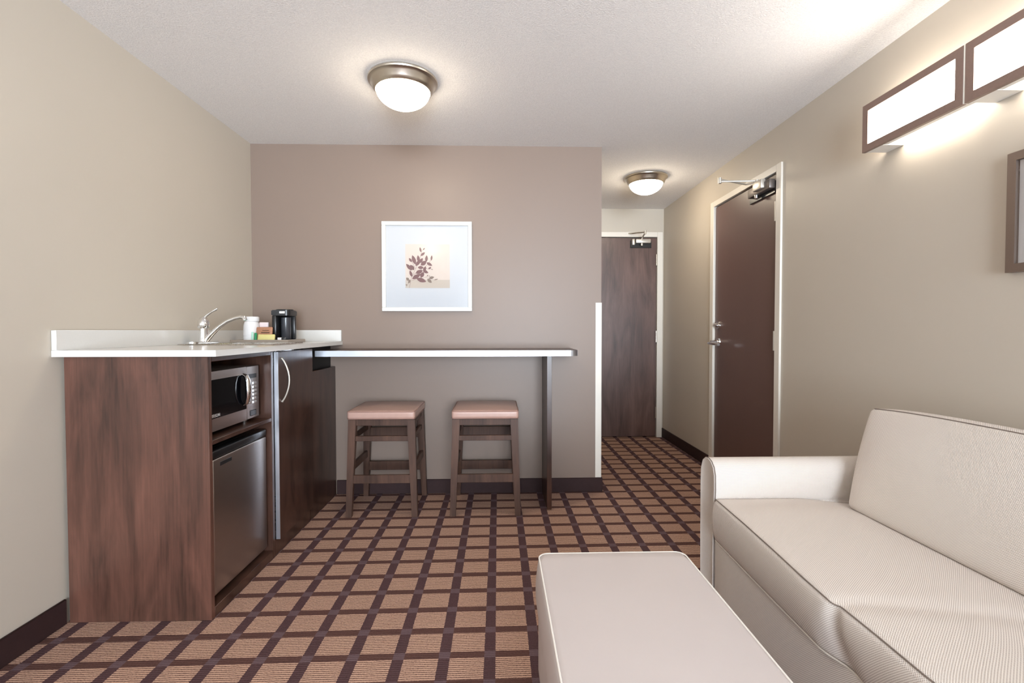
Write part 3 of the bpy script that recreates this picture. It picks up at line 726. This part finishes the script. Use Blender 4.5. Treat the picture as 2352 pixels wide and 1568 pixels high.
# ------------------------------------------------------------------ bar stools
def make_stool(x, label):
    yc = 3.115; t = thing('bar_stool', label, 'stool', (x, yc, 0), 'wooden stools under the breakfast bar')
    yf_b, yb_b = 2.930, 3.312; yf_t, yb_t = 2.948, 3.285; hb, ht = .198, .176; zt = .592
    def leg(sx, back):
        yb_, yt_ = (yb_b, yb_t) if back else (yf_b, yf_t)
        bm = nbm(); bar(bm, (x + sx * hb, yb_, 0.0005), (x + sx * ht, yt_, zt), .034, .034, .048, .042, .0025); return bm
    for sx in (-1, 1):
        for bk in (0, 1): obj('leg', leg(sx, bk), M['stool_wood'], t)
    def xs(z): return hb + (ht - hb) * z / zt
    def yf(z): return yf_b + (yf_t - yf_b) * z / zt
    def yb(z): return yb_b + (yb_t - yb_b) * z / zt
    def cross(z0, z1, y, th=.018): 
        zz = (z0 + z1) / 2; bm = nbm(); box(bm, x - xs(zz) + .014, x + xs(zz) - .014, y - th / 2, y + th / 2, z0, z1, .002, 1); return bm
    def side(z0, z1, sx, th=.018):
        zz = (z0 + z1) / 2; bm = nbm(); xx = x + sx * xs(zz); box(bm, xx - th / 2, xx + th / 2, yf(zz) + .014, yb(zz) - .014, z0, z1, .002, 1); return bm
    for z0, z1, y in ((.552, zt, yf(.57)), (.552, zt, yb(.57))): obj('apron', cross(z0, z1, y, .022), M['stool_wood'], t)
    for sx in (-1, 1): obj('apron', side(.552, zt, sx, .022), M['stool_wood'], t)
    for z0, z1, y in ((.458, .490, yf(.47)), (.405, .475, yb(.44)), (.203, .254, yf(.23)), (.180, .240, yb(.21))): obj('stretcher', cross(z0, z1, y), M['stool_wood'], t)  # rear upper bar is put in taller, filling a dark band below the apron
    for z0, z1 in ((.462, .494), (.272, .318)):
        for sx in (-1, 1): obj('stretcher', side(z0, z1, sx), M['stool_wood'], t)
    bm = nbm()
    def df(u, v, w, n):
        cr = .010 * (1 - u * u) * (1 - v * v) * (1 if w > 0 else 0) if w > .99 or n.z > .5 else 0
        return (n.x * .003, n.y * .003, cr)
    rbox(bm, x - .200, x + .200, 2.915, 3.325, .5935, .645, .014, (12, 12, 4), df); st = obj('seat', bm, M['leather'], t)
    for zz, nm in ((.640, 'welt'), (.5975, 'welt')):
        pts = []; rx, ry, rr_ = .2015, .2065, .014
        for qx, qy, a0 in ((1, -1, -PI / 2), (1, 1, 0), (-1, 1, PI / 2), (-1, -1, PI)):
            for i in range(5):
                a = a0 + i * PI / 8; pts.append((x + qx * (rx - rr_) + rr_ * math.cos(a), 3.12 + qy * (ry - rr_) + rr_ * math.sin(a), zz))
        bm = nbm(); tube(bm, pts, .0022, 6, True); obj(nm, bm, M['leather_welt'], st)
    return t
s1 = make_stool(-.705, 'pink tan leather topped stool nearer the kitchenette cabinet')
s2 = copy_tree(s1); s2.location.x = -.080; s2['label'] = 'pink tan leather topped stool nearer the bar support panel'

# ================================================================== SOFA
sf = thing('sofa', 'cream woven fabric sofa against the right wall', 'sofa', (1.28, 1.16, 0))
YM = 1.16
def arm_mesh(mirror):
    prof = [(2.068, .030), (2.072, .25), (2.073, .48), (2.069, .535), (2.052, .572), (2.026, .588), (1.998, .592), (1.972, .585), (1.948, .566), (1.936, .535), (1.934, .48), (1.940, .40), (1.944, .25), (1.944, .030)]
    if mirror: prof = [(2 * YM - y, z) for y, z in prof][::-1]
    yc, zc = (2.005 if not mirror else 2 * YM - 2.005), .35
    bm = nbm(); rings = []; n = len(prof)
    for (x, sh) in ((.883, .86), (.8795, .93), (.8805, .975), (.885, 1.0), (.90, 1.0), (1.0, 1.0), (1.15, 1.0), (1.3, 1.0), (1.45, 1.0), (1.60, 1.0), (1.64, 1.0)):
        rings.append([bm.verts.new((x, yc + (y - yc) * sh, zc + (z - zc) * (1 - (1 - sh) * .18))) for y, z in prof])
    for a, b_ in zip(rings, rings[1:]):
        for k in range(n): bm.faces.new((a[k], a[(k + 1) % n], b_[(k + 1) % n], b_[k]))
    bm.faces.new(rings[0]); bm.faces.new(rings[-1][::-1])
    bmesh.ops.recalc_face_normals(bm, faces=bm.faces)
    uvl = bm.loops.layers.uv.active
    d = [0]
    for i in range(n): d.append(d[-1] + (Vector(prof[(i + 1) % n]) - Vector(prof[i])).length)
    bm.verts.index_update(); vi = {}
    for r_ in rings:
        for k, v in enumerate(r_): vi[v] = k
    for f in bm.faces:
        if len(f.verts) > 4:
            for lp_ in f.loops: lp_[uvl].uv = (lp_.vert.co.y, lp_.vert.co.z)
        else:
            ks = [vi[l_.vert] for l_ in f.loops]; wrap = 0 in ks and n - 1 in ks
            for lp_ in f.loops:
                k = vi[lp_.vert]; lp_[uvl].uv = (lp_.vert.co.x, d[n] if (wrap and k == 0) else d[k])
    pipe = [(.884, y + (.001 if y > yc else -.001), z) for y, z in prof]
    return bm, pipe
for mir in (False, True):
    bm, pipe = arm_mesh(mir); a = obj('armrest', bm, M['sofa'], sf)
    bm = nbm(); tube(bm, pipe, .0022, 8); obj('piping', bm, M['sofa_pipe'], a, label='thin dark piping')
bm = nbm(); rbox(bm, .8855, 1.64, 2 * YM - 1.943, 1.943, .030, .272, .008, (6, 16, 4)); obj('sofa_base', bm, M['sofa'], sf)
bm = nbm(); rbox(bm, 1.600, 1.712, 2 * YM - 2.060, 2.060, .030, .690, .02, (3, 16, 8)); obj('back_frame', bm, M['sofa'], sf)
for xx in (.93, 1.66):
    for yy in (.32, 2.0):
        bm = nbm(); box(bm, xx - .025, xx + .025, yy - .025, yy + .025, 0.0005, .032, .002, 1); obj('leg', bm, M['black_matte'], sf)
def sstep(x): x = max(0, min(1, x)); return x * x * (3 - 2 * x)
CX0, CX1 = .874, 1.50
YD = 1.178                     # place of the pinched crease in the bench cushion
def lerp_tab(ks, y):
    if y <= ks[0][0]: return ks[0][1]
    for (a0, b0), (a1, b1) in zip(ks, ks[1:]):
        if y <= a1: return b0 + (b1 - b0) * (y - a0) / (a1 - a0)
    return ks[-1][1]
def cushion_front(y):          # forward bulge of the top front edge at world y
    return lerp_tab(((.39, -.006), (.66, .012), (.92, .030), (1.05, .027), (1.168, .027), (1.190, .038), (1.31, .032), (1.46, .020), (1.68, .006), (1.97, -.006)), y)
def cushion_low(y):            # offset of the bottom front edge
    return lerp_tab(((.39, .008), (1.10, .004), (1.155, .013), (1.19, .011), (1.235, -.005), (1.26, -.010), (1.50, -.005), (1.95, .008)), y)
ya, yb_ = 2 * YM - 1.9325, 1.9325
yc = (ya + yb_) / 2; hy = (yb_ - ya) / 2
def df(u, v, w, n):
    y = yc + v * hy; t = sstep((w + 1) / 2); fr_ = sstep((max(0, -u) - .2) / .8)
    dx = fr_ * (-cushion_front(y) * t + cushion_low(y) * (1 - t)) - .016 * (1 - w * w) * (1 if n.x < -.5 else 0)
    dmp = math.exp(-((y - YD) / .020) ** 2)
    if n.x < -.5: dx += .014 * dmp * (1 - w * w) ** .6 if abs(w) < 1 else 0
    e = sstep(min(1, (1 - abs(v)) / .25))
    dz = (.014 * e * (1 - abs(u) ** 3) - .0045 * math.exp(-((y - YD + .09 * (1 + u)) / .030) ** 2) - .026 * sstep(u)) if w > .9 else 0
    return (dx, 0, dz)
bm = nbm(); rbox(bm, CX0, CX1, ya, yb_, .270, .444, .016, (22, 130, 8), df); cu = obj('seat_cushion', bm, M['sofa'], sf)
ys = [yb_ - .006 + (ya - yb_ + .012) * i / 220 for i in range(221)]
bm = nbm(); tube(bm, [(CX0 + .0035 - cushion_front(y), y, .4415 - .003 * math.exp(-((y - YD) / .012) ** 2)) for y in ys], .0018, 8)
obj('piping', bm, M['sofa_pipe'], cu, label='thin dark piping on the top edge')
bm = nbm(); tube(bm, [(CX0 + .001 + cushion_low(y), y, .2725) for y in ys], .0028, 8)
obj('piping', bm, M['sofa_pipe_l'], cu, label='light piping on the bottom edge')
# back cushion leans on the frame
ya, yb_ = 2 * YM - 1.925, 1.925
yc = (ya + yb_) / 2; hy = (yb_ - ya) / 2
def df(u, v, w, n):
    e = 1 - abs(v) ** 6
    bx = -.022 * e * (1 - ((w + .2) / 1.2) ** 2) if n.x < -.5 else 0
    dz = .020 * (1 - abs(v) ** 4) * sstep((w + .2) / 1.2) + (.018 * (1 - u * u) * (1 - abs(v) ** 8) if w > .97 else 0)
    k = sstep((abs(v) - .80) / .20); dy = -math.copysign(1, v) * k * (.085 * ((1 - w) / 2) ** 1.5 + .012 * ((w + 1) / 2))
    return (bx, dy, dz)
bm = nbm(); rbox(bm, -.080, .080, ya - yc, yb_ - yc, 0, .405, .022, (8, 60, 14), df)
mx = Matrix.Translation((1.432, yc, .410)) @ Matrix.Rotation(math.radians(21), 4, 'Y')
pts = [Vector((-.0735, y_, .4000 + .020 * (1 - abs(y_ / hy) ** 4))) for y_ in [(-1 + 2 * i / 60) * (hy - .034) for i in range(61)]]
bm.transform(mx); bk = obj('back_cushion', bm, M['sofa'], sf)
bm = nbm(); tube(bm, [mx @ p for p in pts], .0020, 8); obj('piping', bm, M['sofa_pipe'], bk, label='thin dark piping on the top edge')

# ------------------------------------------------------------------ ottoman
ot = thing('ottoman', 'pale smooth rectangular ottoman in front of the sofa', 'ottoman', (.365, 1.1, 0))
ox0, ox1, oy0, oy1 = .125, .602, .64, 1.545
bm = nbm(); rbox(bm, ox0 + .002, ox1 - .004, oy0 + .006, oy1 - .006, .028, .232, .012, (8, 14, 5)); obj('ottoman_base', bm, M['ott'], ot)
def df(u, v, w, n):
    bul = .010 * (1 - w * w)
    k = sstep((abs(u) - .86) / .14) * sstep((abs(v) - .93) / .07)
    return (n.x * bul - math.copysign(.010 * k, u), n.y * bul - math.copysign(.010 * k, v), .009 * (1 - u * u) * (1 - v * v) if w > .99 or n.z > .5 else 0)
bm = nbm(); rbox(bm, ox0, ox1, oy0, oy1, .233, .412, .016, (14, 22, 8), df); oc = obj('ottoman_cushion', bm, M['ott'], ot)
pts = []
for qx, qy, a0 in ((1, -1, -PI / 2), (1, 1, 0), (-1, 1, PI / 2), (-1, -1, PI)):
    cxx, cyy = ((ox0 + ox1) / 2 + qx * ((ox1 - ox0) / 2 - .034), (oy0 + oy1) / 2 + qy * ((oy1 - oy0) / 2 - .034))
    for i in range(6): a = a0 + i * PI / 10; pts.append((cxx + .031 * math.cos(a), cyy + .031 * math.sin(a), .4085))
bm = nbm(); tube(bm, pts, .0024, 8, True); obj('piping', bm, M['ott_pipe'], oc, label='pale piping around the top edge')
for xx in (.165, .56):
    for yy in (.69, 1.5):
        bm = nbm(); box(bm, xx - .02, xx + .02, yy - .02, yy + .02, .0005, .030, .002, 1); obj('leg', bm, M['black_matte'], ot)

# ================================================================== LIGHT AND CAMERA
wd = bpy.data.worlds.new('World'); sc.world = wd; wd.use_nodes = True
wn = wd.node_tree; bg = wn.nodes['Background']; bg.inputs[0].default_value = (0.79, 0.895, 1.0, 1)
wt = wn.nodes.new('ShaderNodeTexCoord'); ws = wn.nodes.new('ShaderNodeSeparateXYZ'); wn.links.new(wt.outputs['Generated'], ws.inputs[0])
wr = wn.nodes.new('ShaderNodeMapRange'); wr.inputs[1].default_value = -0.08; wr.inputs[2].default_value = 0.08; wr.inputs[3].default_value = 40.0; wr.inputs[4].default_value = 25.0
wn.links.new(ws.outputs[2], wr.inputs[0]); wn.links.new(wr.outputs[0], bg.inputs[1])
ar = bpy.data.lights.new('window_portal', 'AREA'); ar.shape = 'RECTANGLE'; ar.size = WX1 - WX0; ar.size_y = WZ1 - WZ0
ar.cycles.is_portal = True
ao = bpy.data.objects.new('window_portal', ar); COL.objects.link(ao); ao.location = ((WX0 + WX1) / 2, REAR - .125, (WZ0 + WZ1) / 2)
ao.rotation_euler = (math.radians(90), 0, 0)      # -Z looks to +Y

cam = bpy.data.cameras.new('camera'); co = bpy.data.objects.new('camera', cam); COL.objects.link(co)
yaw, pitch, roll, f = .0284, .0237, -.0011, 1112.0
sy, cy_, sp_, cp_ = math.sin(yaw), math.cos(yaw), math.sin(pitch), math.cos(pitch)
F = Vector((sy * cp_, cy_ * cp_, -sp_)); R0 = Vector((cy_, -sy, 0)); U0 = Vector((sy * sp_, cy_ * sp_, cp_))
R = R0 * math.cos(roll) + U0 * math.sin(roll); U = U0 * math.cos(roll) - R0 * math.sin(roll)
mt = Matrix((R, U, -F)).transposed().to_4x4(); mt.translation = Vector((0, 0, 1.13)); co.matrix_world = mt
cam.sensor_fit = 'HORIZONTAL'; cam.sensor_width = 36.0; cam.lens = f / 2352 * 36.0; cam.clip_start = .02
sc.camera = co
vs = sc.view_settings; vs.view_transform = 'Standard'; vs.look = 'None'; vs.gamma = 1.0; vs.use_curve_mapping = False; vs.exposure = 0.38
sc.cycles.max_bounces = 10; sc.cycles.diffuse_bounces = 6; sc.cycles.glossy_bounces = 4; sc.cycles.transparent_max_bounces = 12
sc.cycles.sample_clamp_indirect = 6.0; sc.cycles.use_denoising = True
